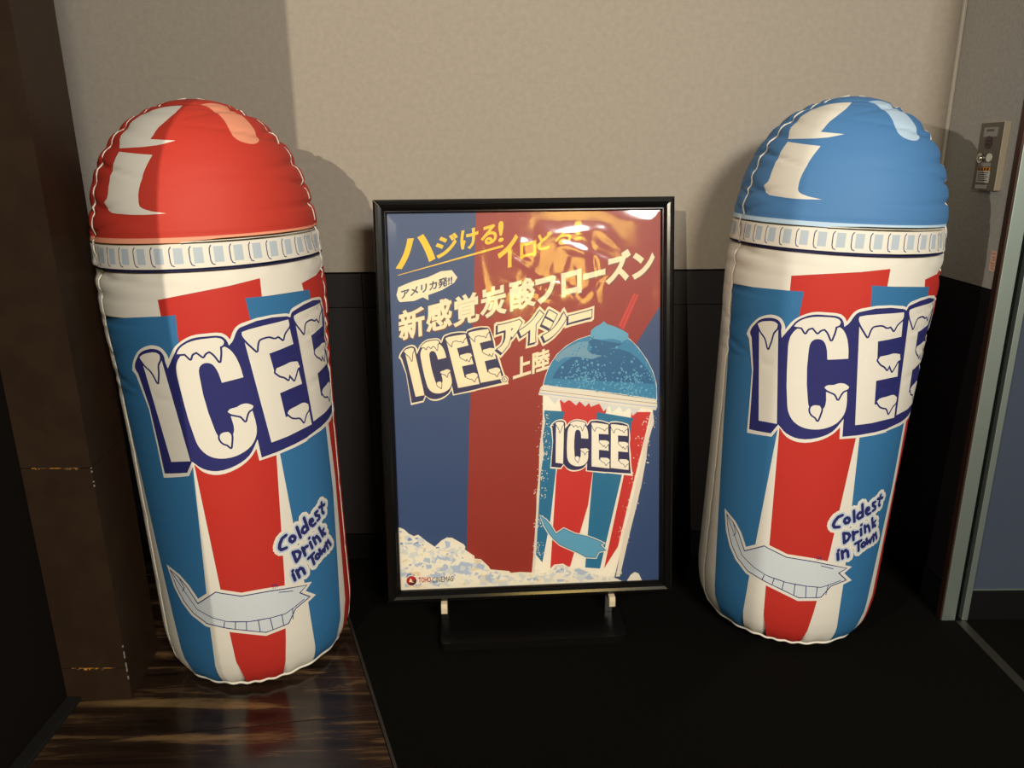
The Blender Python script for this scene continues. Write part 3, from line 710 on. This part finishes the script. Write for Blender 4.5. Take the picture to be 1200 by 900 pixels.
def make_cup(name, base, pale, src=None):
    root = empty(name)
    full = (-math.pi * RU, math.pi * RU)
    if src is None:
        sheet('cup_body', cup_art(), (*full, 0.0, S_RIM0), (.012, .011), cup_point, root)
    else:
        o = [c for c in src.children if c.name.startswith('cup_body')][0].copy(); link(o); o.parent = root
    sheet('lid_rim', rim_art(pale), (*full, S_RIM0, S_RIM1), (.012, .006), cup_point, root)
    sheet('dome_lid', dome_art(base, pale), (*full, S_RIM1, S_TOP - .0008), (.013, .0085), cup_point, root)
    # underside
    n = 48; from_py('base_panel', [(.1705 * math.cos(2 * math.pi * k / n), .1705 * math.sin(2 * math.pi * k / n), .0005) for k in range(n)], [tuple(range(n))[::-1]], 'print_white', root)
    ss = np.linspace(.05, S_TOP - .012, 150)
    for th in SEAMS:
        p = cup_point(np.full(150, th * RU), ss)
        c = np.array([0, 0, 1.0]); out = p - np.array([0, 0, 1.0]) * np.minimum(p[:, 2], 1.2)[:, None]
        out /= np.linalg.norm(out, axis=1)[:, None]
        p = p + out * .0030 + np.stack([0 * ss, 0 * ss, 0 * ss], -1)
        wob = .0012 * np.sin(ss * 140) + .0008 * np.sin(ss * 61)
        tang = np.stack([np.full(150, math.cos(th)), np.full(150, math.sin(th)), 0 * ss], -1)
        tube('side_seam', [tuple(q) for q in (p + tang * wob[:, None])], .0022, 'seam_white', root, 6)
    q = np.linspace(-math.pi, math.pi, 200, endpoint=False)
    p = cup_point(q * RU, .052 + .0022 * np.sin(q * 11 + 2 * np.sin(q * 4)) + .0012 * np.sin(q * 29 + np.sin(q * 3)))
    n_ = p.copy(); n_[:, 2] = -.05; n_ /= np.linalg.norm(n_, axis=1)[:, None]
    tube('base_seam', [tuple(v) for v in p + n_ * .002], .0035, 'seam_white', root, 6, True)
    return root
def place_cup(root, x, y, ax, ay, turn, dz):
    a = Vector((math.sin(ax), math.sin(ay), 0)); a.z = math.sqrt(1 - a.x ** 2 - a.y ** 2)
    t = Vector((-x, -y, 0)); t = (t - a * t.dot(a)).normalized(); s = a.cross(t)
    M = Matrix((s, -t, a)).transposed() @ Matrix.Rotation(turn, 3, 'Z')
    root.matrix_world = Matrix.Translation((x, y, dz)) @ M.to_4x4()

cup_r = make_cup('inflatable_cup', 'dome_red', 'print_salmon')
tag(cup_r, 'giant inflatable drink cup with a red domed lid on the wood floor', 'inflatable', 'giant inflatable drink cups')
place_cup(cup_r, -.7276, 1.9471, -.0207, .0018, -.142, .003)
cup_b = make_cup('inflatable_cup', 'dome_blue', 'print_paleblue', cup_r)
tag(cup_b, 'giant inflatable drink cup with a blue domed lid on the black carpet', 'inflatable', 'giant inflatable drink cups')
place_cup(cup_b, .8229, 2.0943, .0396, -.0004, 0, .006)

# ------------------------------------------------------------------ framed poster on a floor stand
PW, PH = .765, .765 * 1.414
stand = empty('poster_stand', (0.0518, 2.0088, 0)); stand.rotation_euler = (0, 0, 0.0608)
tag(stand, 'black framed drink poster leaning back on a black floor stand', 'poster stand')
cl, sn = math.cos(.1644), math.sin(.1644)
def lean(p):   # panel coordinates (x from the poster's left edge, y behind the print, z up from its lower edge) to stand coordinates
    x, y, z = p
    return (x - PW / 2, cl * y + sn * z, .1331 - sn * y + cl * z)
PROFB = [(0, .012), (0, -.002), (.003, -.007), (.006, -.007), (.008, -.010), (.014, -.0155), (.022, -.018), (.030, -.0165), (.0355, -.011), (.037, -.004), (.037, .024), (0, .024)]
def frame_bar(side):
    V = []; n = len(PROFB)
    for end in (0, 1):
        for (o, y) in PROFB:
            if side == 'b': p = (-o if not end else PW + o, y, -o)
            if side == 't': p = (-o if not end else PW + o, y, PH + o)
            if side == 'l': p = (-o, y, -o if not end else PH + o)
            if side == 'r': p = (PW + o, y, -o if not end else PH + o)
            g = .0006 * (1 if not end else -1)
            p = (p[0] + (g if side in 'bt' else 0), p[1], p[2] + (g if side in 'lr' else 0))
            V.append(lean(p))
    Fc = [(i, (i + 1) % n, n + (i + 1) % n, n + i) for i in range(n)] + [tuple(range(n))[::-1], tuple(n + i for i in range(n))]
    bm = bmesh.new(); vs = [bm.verts.new(v) for v in V]
    for f in Fc: bm.faces.new([vs[i] for i in f])
    bmesh.ops.recalc_face_normals(bm, faces=list(bm.faces))
    return from_bm('frame_bar', bm, 'frame_black', stand)
for sd in 'tblr': frame_bar(sd)
box('backing_board', (-.02, .004, -.02), (PW + .02, .016, PH + .02), 'frame_inner', stand, fn=lean)

def poster_art():
    p = POSTER
    R = [('paper_blue', [])]
    rl = p['red_l']; rr = p['red_r']
    R.append(('paper_red', [ccw([(rl[0][0], PH), rl[1], rl[2], rl[3], (rl[3][0] - .004, 0), (.40, 0), (.53, .36), rr[2], rr[1], (PW, PH)])]))
    # yellow headlines
    for key, txt in (('chars1', 'ハジける!'), ('chars2', 'イロどる!')):
        for ch, q in zip(txt, p[key]):
            R.append(('paper_yellow', to_quad(bold(glyphs(ch), .030 if ch != '!' else .012), q)))
    u = p['underline']; R.append(('paper_yellow', [ccw([u[0], u[1], u[2], (u[0][0] + .002, u[0][1] - .001)])]))
    # speech bubble
    R.append(('paper_cream', [ccw(p['bubble'])]))
    q = p['america']; R.append(('paper_text', to_quad(bold(glyphs('アメリカ発!!'), .036), q)))
    # white main line
    cs = p['shin_c']; n = len(cs)
    ex = ((cs[-1][0] - cs[0][0]) / (n - 1), (cs[-1][1] - cs[0][1]) / (n - 1))
    em = math.hypot(*ex) * 1.02
    dark, face = [], []
    for ch, c in zip('新感覚炭酸フローズン', cs):
        g = shift(bold(glyphs(ch), .048 if ch in 'フローズン' else .031), -.5, -.38)
        k = 1.02 if ch not in 'フローズン' else .98
        m = affine(g, (ex[0] * k, ex[1] * k), (.0 * em, em * 1.12), c)
        face += m; dark += shift(m, .0028, -.0034) + shift(m, .0014, -.0017) + shift(m, -.0012, .0012)
    R += [('paper_brown', dark), ('paper_cream', face)]
    # word mark
    B = np.array(p['aff_big']); Af = lambda q: tuple(np.array([q[0], q[1], 1]) @ B)
    R += logo_regions(Af, 'paper_cream', 'paper_navy', .0040)
    # katakana with outline
    cs = p['aishi']; ex = ((cs[-1][0] - cs[0][0]) / 3, (cs[-1][1] - cs[0][1]) / 3); em = math.hypot(*ex)
    o1, o2, o3 = [], [], []
    for ch, c in zip('アイシー', cs):
        g = glyphs(ch)
        f = lambda d: affine(shift(bold(g, d), -.5, -.38), (ex[0] * 1.06, ex[1] * 1.06), (.004, em * 1.28), c)
        o1 += f(.160) + shift(f(.160), -.004, -.004); o2 += f(.092) + shift(f(.092), -.004, -.004); o3 += f(.062)
    R += [('paper_cream', o1), ('paper_navy', o2), ('paper_cream', o3)]
    cs = p['jouriku']; ex = ((cs[1][0] - cs[0][0]), (cs[1][1] - cs[0][1])); em = math.hypot(*ex)
    f1, f2 = [], []
    for ch, c in zip('上陸', cs):
        m = affine(shift(bold(glyphs(ch), .036), -.5, -.38), (ex[0] * 1.0, ex[1] * 1.0), (.002, em * 1.12), c)
        f1 += m; f2 += shift(m, -.0026, -.0024)
    R += [('paper_brown', f2), ('paper_cream', f1)]
    c = p['reg'][0]
    R += [('paper_cream', [circle(c, .0115)]), ('paper_navy', [circle(c, .0085)]), ('paper_cream', [circle(c, .0068)]), ('paper_navy', to_quad(glyphs('R'), [(c[0] - .003, c[1] - .004), (c[0] + .0034, c[1] - .004), (c[0] - .003, c[1] + .0045)]))]
    # drink cup picture: straw, slush dome, lid, striped cup, frost
    s = p['straw']; R.append(('straw', [ccw([s[1], s[2], s[5], s[4]])]))
    mid = lambda a, b, t: (a[0] + (b[0] - a[0]) * t, a[1] + (b[1] - a[1]) * t)
    R.append(('paper_logored', stroke([mid(s[1], s[2], .5), mid(s[4], s[5], .5)], .003)))
    R.append(('frost', [offset(ccw(p['cdome']), .0022)]))
    R.append(('slush', [ccw(smooth(p['cdome']))]))
    R.append(('slush_dark', [ccw([(x * .93 + .048, y * .72 + .165) for x, y in p['cdome'][1:14]])]))
    R.append(('slush_gloss', [ccw(p['gloss'])]))
    R.append(('slush_light', [ccw(p['cblob'])]))
    dq = random.Random(3); dots = []
    for key in ('hl1', 'hl2'):
        cx = sum(q[0] for q in p[key]) / len(p[key]); cy = sum(q[1] for q in p[key]) / len(p[key])
        dots += [circle((cx + dq.gauss(0, .026), cy + dq.gauss(0, .024)), dq.choice([.0015, .002, .0028]), 6) for _ in range(140)]
    R.append(('slush_light', dots))
    R.append(('slush_dark', [ccw(p['cblobsh'])]))
    dr = random.Random(5); xs = [q[0] for q in p['cdome']]; ys = [q[1] for q in p['cdome']]
    drops = []; dropd = []
    poly = np.array(p['cdome'])
    for _ in range(170):
        x, y = dr.uniform(min(xs), max(xs)), dr.uniform(min(ys), max(ys))
        if winding([ccw(p['cdome'])], np.array([(x, y)]))[0]:
            r = dr.choice([.0016, .002, .0026, .004]); drops.append(circle((x, y), r, 7)); dropd.append(circle((x + r * .3, y - r * .3), r, 7))
    R += [('slush_dark', dropd), ('slush_light', drops)]
    R.append(('frost', [offset(ccw(p['cbody']), .002)])); R.append(('paper_white', [ccw(p['cbody'])]))
    R += [('cup_red', [ccw(p['cs_red1']), ccw(p['cs_red2'])]), ('cup_blue', [ccw(p['cs_b1']), ccw(p['cs_b2'])])]
    R += [('frost', [ccw(p['lid'])])]
    l = p['lid']; R.append(('ice_c', stroke([mid(l[0], l[6], .75), mid(l[3], l[4], .3)], .003)))
    R.append(('paper_brown', stroke([mid(l[0], l[6], .35), mid(l[2], l[3], .6)], .0012)))
    tri = []
    for k in range(9):
        a = mid(l[6], l[5], .08 + k * .09); tri.append(ccw([a, (a[0] + .035, a[1] - .006), (a[0] + .015 + dr.uniform(-.01, .01), a[1] - .016 - dr.uniform(0, .012))]))
    R.append(('ice_b', tri))
    B2 = np.array(p['aff_small']); Af2 = lambda q: tuple(np.array([q[0], q[1], 1]) @ B2)
    R += logo_regions(Af2, 'paper_white', 'paper_navy', .0032)
    # ice floe of the printed cup
    Ms = np.linalg.solve(np.array([(*SLAB[k], 1) for k in (0, 8, 13)]), np.array(p['slab3']))
    slab2 = [tuple(np.array([x, y, 1]) @ Ms) for x, y in SLAB]
    R += [('frost', [offset(ccw(slab2), .004)]), ('cup_blue', [offset(ccw(slab2), .001)]), ('slush_light', [offset(ccw(slab2), -.001)])]
    R.append(('frost', [ccw(p['frost_l']), ccw(p['frost_r'])]))
    sp = []
    for key in ('frost_l', 'frost_r'):
        for (x, y) in p[key]:
            for _ in range(16):
                sp.append(circle((x + dr.gauss(.006 if key == 'frost_l' else -.006, .009), y + dr.uniform(-.02, .02)), dr.choice([.001, .0014, .002]), 6))
    R.append(('frost', sp))
    # heap of crushed ice
    ice = p['ice'] + [(PW * .97, 0), (0, 0)]
    ice = [(-.001, ice[0][1])] + ice + [(-.001, 0)]
    ice = ccw(ice); R.append(('ice_a', [ice, ccw(p['bump'])]))
    for m, cnt_ in (('ice_b', 90), ('ice_e', 40), ('ice_c', 50), ('ice_a', 90), ('ice_b', 60), ('ice_d', 14), ('ice_a', 60), ('ice_c', 30)):
        tri = []
        while len(tri) < cnt_:
            x, y = dr.uniform(.0, PW * .86), dr.uniform(0, .19); r = dr.uniform(.006, .024) * (.6 if m == 'ice_d' else 1)
            a0 = dr.uniform(0, 6); c = [(x + r * dr.uniform(.4, 1.2) * math.cos(a0 + k * 1.4), y + r * .7 * dr.uniform(.4, 1.2) * math.sin(a0 + k * 1.4)) for k in range(4)]
            if m == 'ice_d' and y < .04: continue
            if all(winding([ice], np.array(c)) != 0) : tri.append(ccw(c))
        R.append((m, tri))
    # cinema mark
    c, e = p['tohocirc']; r = abs(e[0] - c[0])
    R += [('ice_a', [circle(c, r * 1.15)]), ('paper_logored', [circle(c, r)]), ('paper_dark', [ccw([(c[0] - r * .7, c[1] - r * .65), (c[0] + r * .2, c[1] - r * .97), (c[0] + r * .85, c[1] - r * .4), (c[0] + r * .9, c[1] + r * .3), (c[0] + r * .3, c[1] - r * .1)])]),
          ('paper_cream', [ccw([(c[0] - r * .25, c[1] + r * .55), (c[0] + r * .05, c[1] + r * .3), (c[0] + r * .1, c[1] - r * .1), (c[0] + r * .5, c[1] - r * .35), (c[0] - r * .1, c[1] - r * .3), (c[0] - r * .55, c[1] - r * .1), (c[0] - r * .35, c[1] + r * .1)])])]
    t = p['tohotext']; h = .0165
    R.append(('paper_logored', to_quad(bold(glyphs('TOHO'), .03), [t[0], t[1], (t[0][0], t[0][1] + h)])))
    R.append(('paper_dark', to_quad(bold(glyphs('CINEMAS'), .006), [t[2], (t[3][0], t[3][1]), (t[2][0], t[2][1] + h)])))
    return R
def panel_fn(u, v):
    u, v = np.asarray(u, float), np.asarray(v, float)
    return np.stack([u - PW / 2, cl * 0 * u + cl * .0035 + sn * v, .1331 - sn * .0035 + cl * v], -1)
sheet('poster_print', poster_art(), (0, PW, 0, PH), (.08, .08), panel_fn, stand, normals=False)
# clear cover film, creased near its upper right
cr_rng = random.Random(21)
CREASE = [(cr_rng.uniform(.33, .62), cr_rng.uniform(.86, 1.03), cr_rng.uniform(0, 3.14), cr_rng.uniform(.006, .016), cr_rng.uniform(.03, .08), cr_rng.uniform(-.0013, .0013)) for _ in range(34)]
CREASE += [(cr_rng.uniform(.0, .30), cr_rng.uniform(.2, 1.05), cr_rng.uniform(.9, 2.2), cr_rng.uniform(.006, .014), cr_rng.uniform(.05, .12), cr_rng.uniform(-.0007, .0007)) for _ in range(12)]
CREASE += [(.140, .47, 1.78, .006, .11, .0016), (.112, .28, 1.35, .006, .07, .0016)]
def film_fn(u, v):
    u, v = np.asarray(u, float), np.asarray(v, float)
    d = 0.0012 * np.sin(u * 9 + 1) * np.sin(v * 7) + .0009 * np.sin(u * 17 + v * 13)
    for x, y, a, w, l, h in CREASE:
        ca, sa = math.cos(a), math.sin(a); p = (u - x) * ca + (v - y) * sa; q = -(u - x) * sa + (v - y) * ca
        d += h * np.exp(-(q / w) ** 2 - (p / l) ** 2)
    edge = np.minimum(np.minimum(u, PW - u), np.minimum(v, PH - v)); d = np.clip(d * np.clip(edge / .03, 0, 1), -.002, .004)
    y = -.0005 - .002 - d
    return np.stack([u - PW / 2, cl * y + sn * v, .1331 - sn * y + cl * v], -1)
sheet('cover_film', [('clear_film', [])], (0.0004, PW - .0004, 0.0004, PH - .0004), (.0075, .0075), film_fn, stand)

# floor stand: base plate with rounded corners, two legs, two pale clips
def rrect(x0, x1, y0, y1, r, n=5):
    out = []
    for cx, cy, a in ((x1 - r, y1 - r, 0), (x0 + r, y1 - r, 90), (x0 + r, y0 + r, 180), (x1 - r, y0 + r, 270)):
        for k in range(n + 1):
            q = math.radians(a + 90 * k / n); out.append((cx + r * math.cos(q), cy + r * math.sin(q)))
    return out
prism('base_plate', rrect(-.269, .268, -.113, .22, .018), 0.0, .024, 'stand_black', stand, bevel=.003)
for x in (-.257, .235):
    box('leg', (x - .012, .012, .023), (x + .012, .030, .120), 'stand_black', stand, .002)
    bm = bmesh.new()
    pts = [(-.044, .076), (-.014, .070), (-.012, .084), (-.018, .094), (-.018, .106), (-.040, .106), (-.044, .094)]
    vs = [bm.verts.new((x - .009, a, b)) for a, b in pts]; f = bm.faces.new(vs)
    r = bmesh.ops.extrude_face_region(bm, geom=[f])
    for v in r['geom']:
        if isinstance(v, bmesh.types.BMVert): v.co.x = x + .009
    bmesh.ops.recalc_face_normals(bm, faces=list(bm.faces))
    bmesh.ops.bevel(bm, geom=list(bm.edges), offset=.0012, segments=1, affect='EDGES')
    from_bm('clip', bm, 'clip_white', stand)
    box('clip_arm', (x - .006, -.020, .074), (x + .006, .014, .084), 'stand_black', stand, .001)

# ------------------------------------------------------------------ shutter control box and sticker on the right wall
cb = empty('control_box', (XR, 2.158, 1.337))
tag(cb, 'grey metal key switch box with labels on the right wall', 'control box')
TX = .020
def bfn(dx, y, z): return (-dx, y, z)
W2, H2 = .050, .088
box('case', (-TX + .002, -W2, -H2), (0, W2, H2), 'box_side', cb, .0015)
box('face_plate', (-TX - .0008, -W2 + .001, -H2 + .001), (-TX + .002, W2 - .001, H2 - .001), 'box_grey', cb, .0008)
FX = -TX - .0008
def patch(name, y0, y1, z0, z1, m, t=.0006, parent=cb):   # y measured towards the back wall on the left of the plate
    return box(name, (FX - t, y0, z0), (FX + .0004, y1, z1), m, parent)
def disc(name, y, z, ry, rz, m, t, n=28, parent=cb):
    V = [(FX - (t if k < n else -.0004), y + ry * math.cos(2 * math.pi * k / n), z + rz * math.sin(2 * math.pi * k / n)) for k in range(2 * n)]
    Fc = [tuple(range(n)), tuple(range(n, 2 * n))[::-1]] + [(k, n + k, n + (k + 1) % n, (k + 1) % n) for k in range(n)]
    bm = bmesh.new(); vs = [bm.verts.new(v) for v in V]
    for f in Fc: bm.faces.new([vs[i] for i in f])
    bmesh.ops.recalc_face_normals(bm, faces=list(bm.faces))
    return from_bm(name, bm, m, parent)
pl = patch('name_plate', -.031, .031, .051, .075, 'label_grey')
for k in range(5): patch('lettering', -.014 + k * .007, -.010 + k * .007, .064, .070, 'label_ink', .0009, pl)
iw = disc('indicator_window', .004, .036, .017, .017, 'window_brown', .0012)
for zz in (.040, .031): patch('lettering', -.006, .013, zz - .0025, zz + .0025, 'label_ink', .0015, iw)
k = disc('key_lock', .024, -.004, .013, .013, 'chrome', .006); disc('key_core', .024, -.004, .008, .008, 'chrome', .009, parent=k)
patch('key_slot', .0225, .0255, -.010, .002, 'label_ink', .0095, k)
disc('button', -.012, -.003, .0115, .011, 'button_white', .003)
patch('latch_plate', -.022, .034, -.026, -.016, 'label_grey', .0005)
c = patch('caution_label', -.024, .034, -.068, -.028, 'label_white'); patch('caution_band', -.024, .034, -.038, -.028, 'label_orange', .0009, c)
for k in range(4): patch('lettering', -.017 + k * .013, -.009 + k * .013, -.0365, -.0295, 'label_ink', .0012, c)
for k in range(5): patch('lettering', -.018 + (k % 2) * .006, .029, -.0435 - k * .005, -.0415 - k * .005, 'label_ink', .0009, c)
patch('number_label', -.018, .034, -.084, -.074, 'label_white')

stk = empty('wall_sticker', (XR, 2.090, 1.065)); tag(stk, 'small pinkish notice sticker below the key switch box', 'sticker')
pp = box('paper', (-.0006, -.0125, -.027), (0, .0125, .027), 'sticker_pink', stk)
for k, zz in enumerate((.020, .010, .003, -.006, -.013, -.020)):
    box('lettering', (-.0009, -.009, zz - .0018), (-.0005, .009 - (k % 3) * .003, zz + .0018), 'sticker_red', pp)
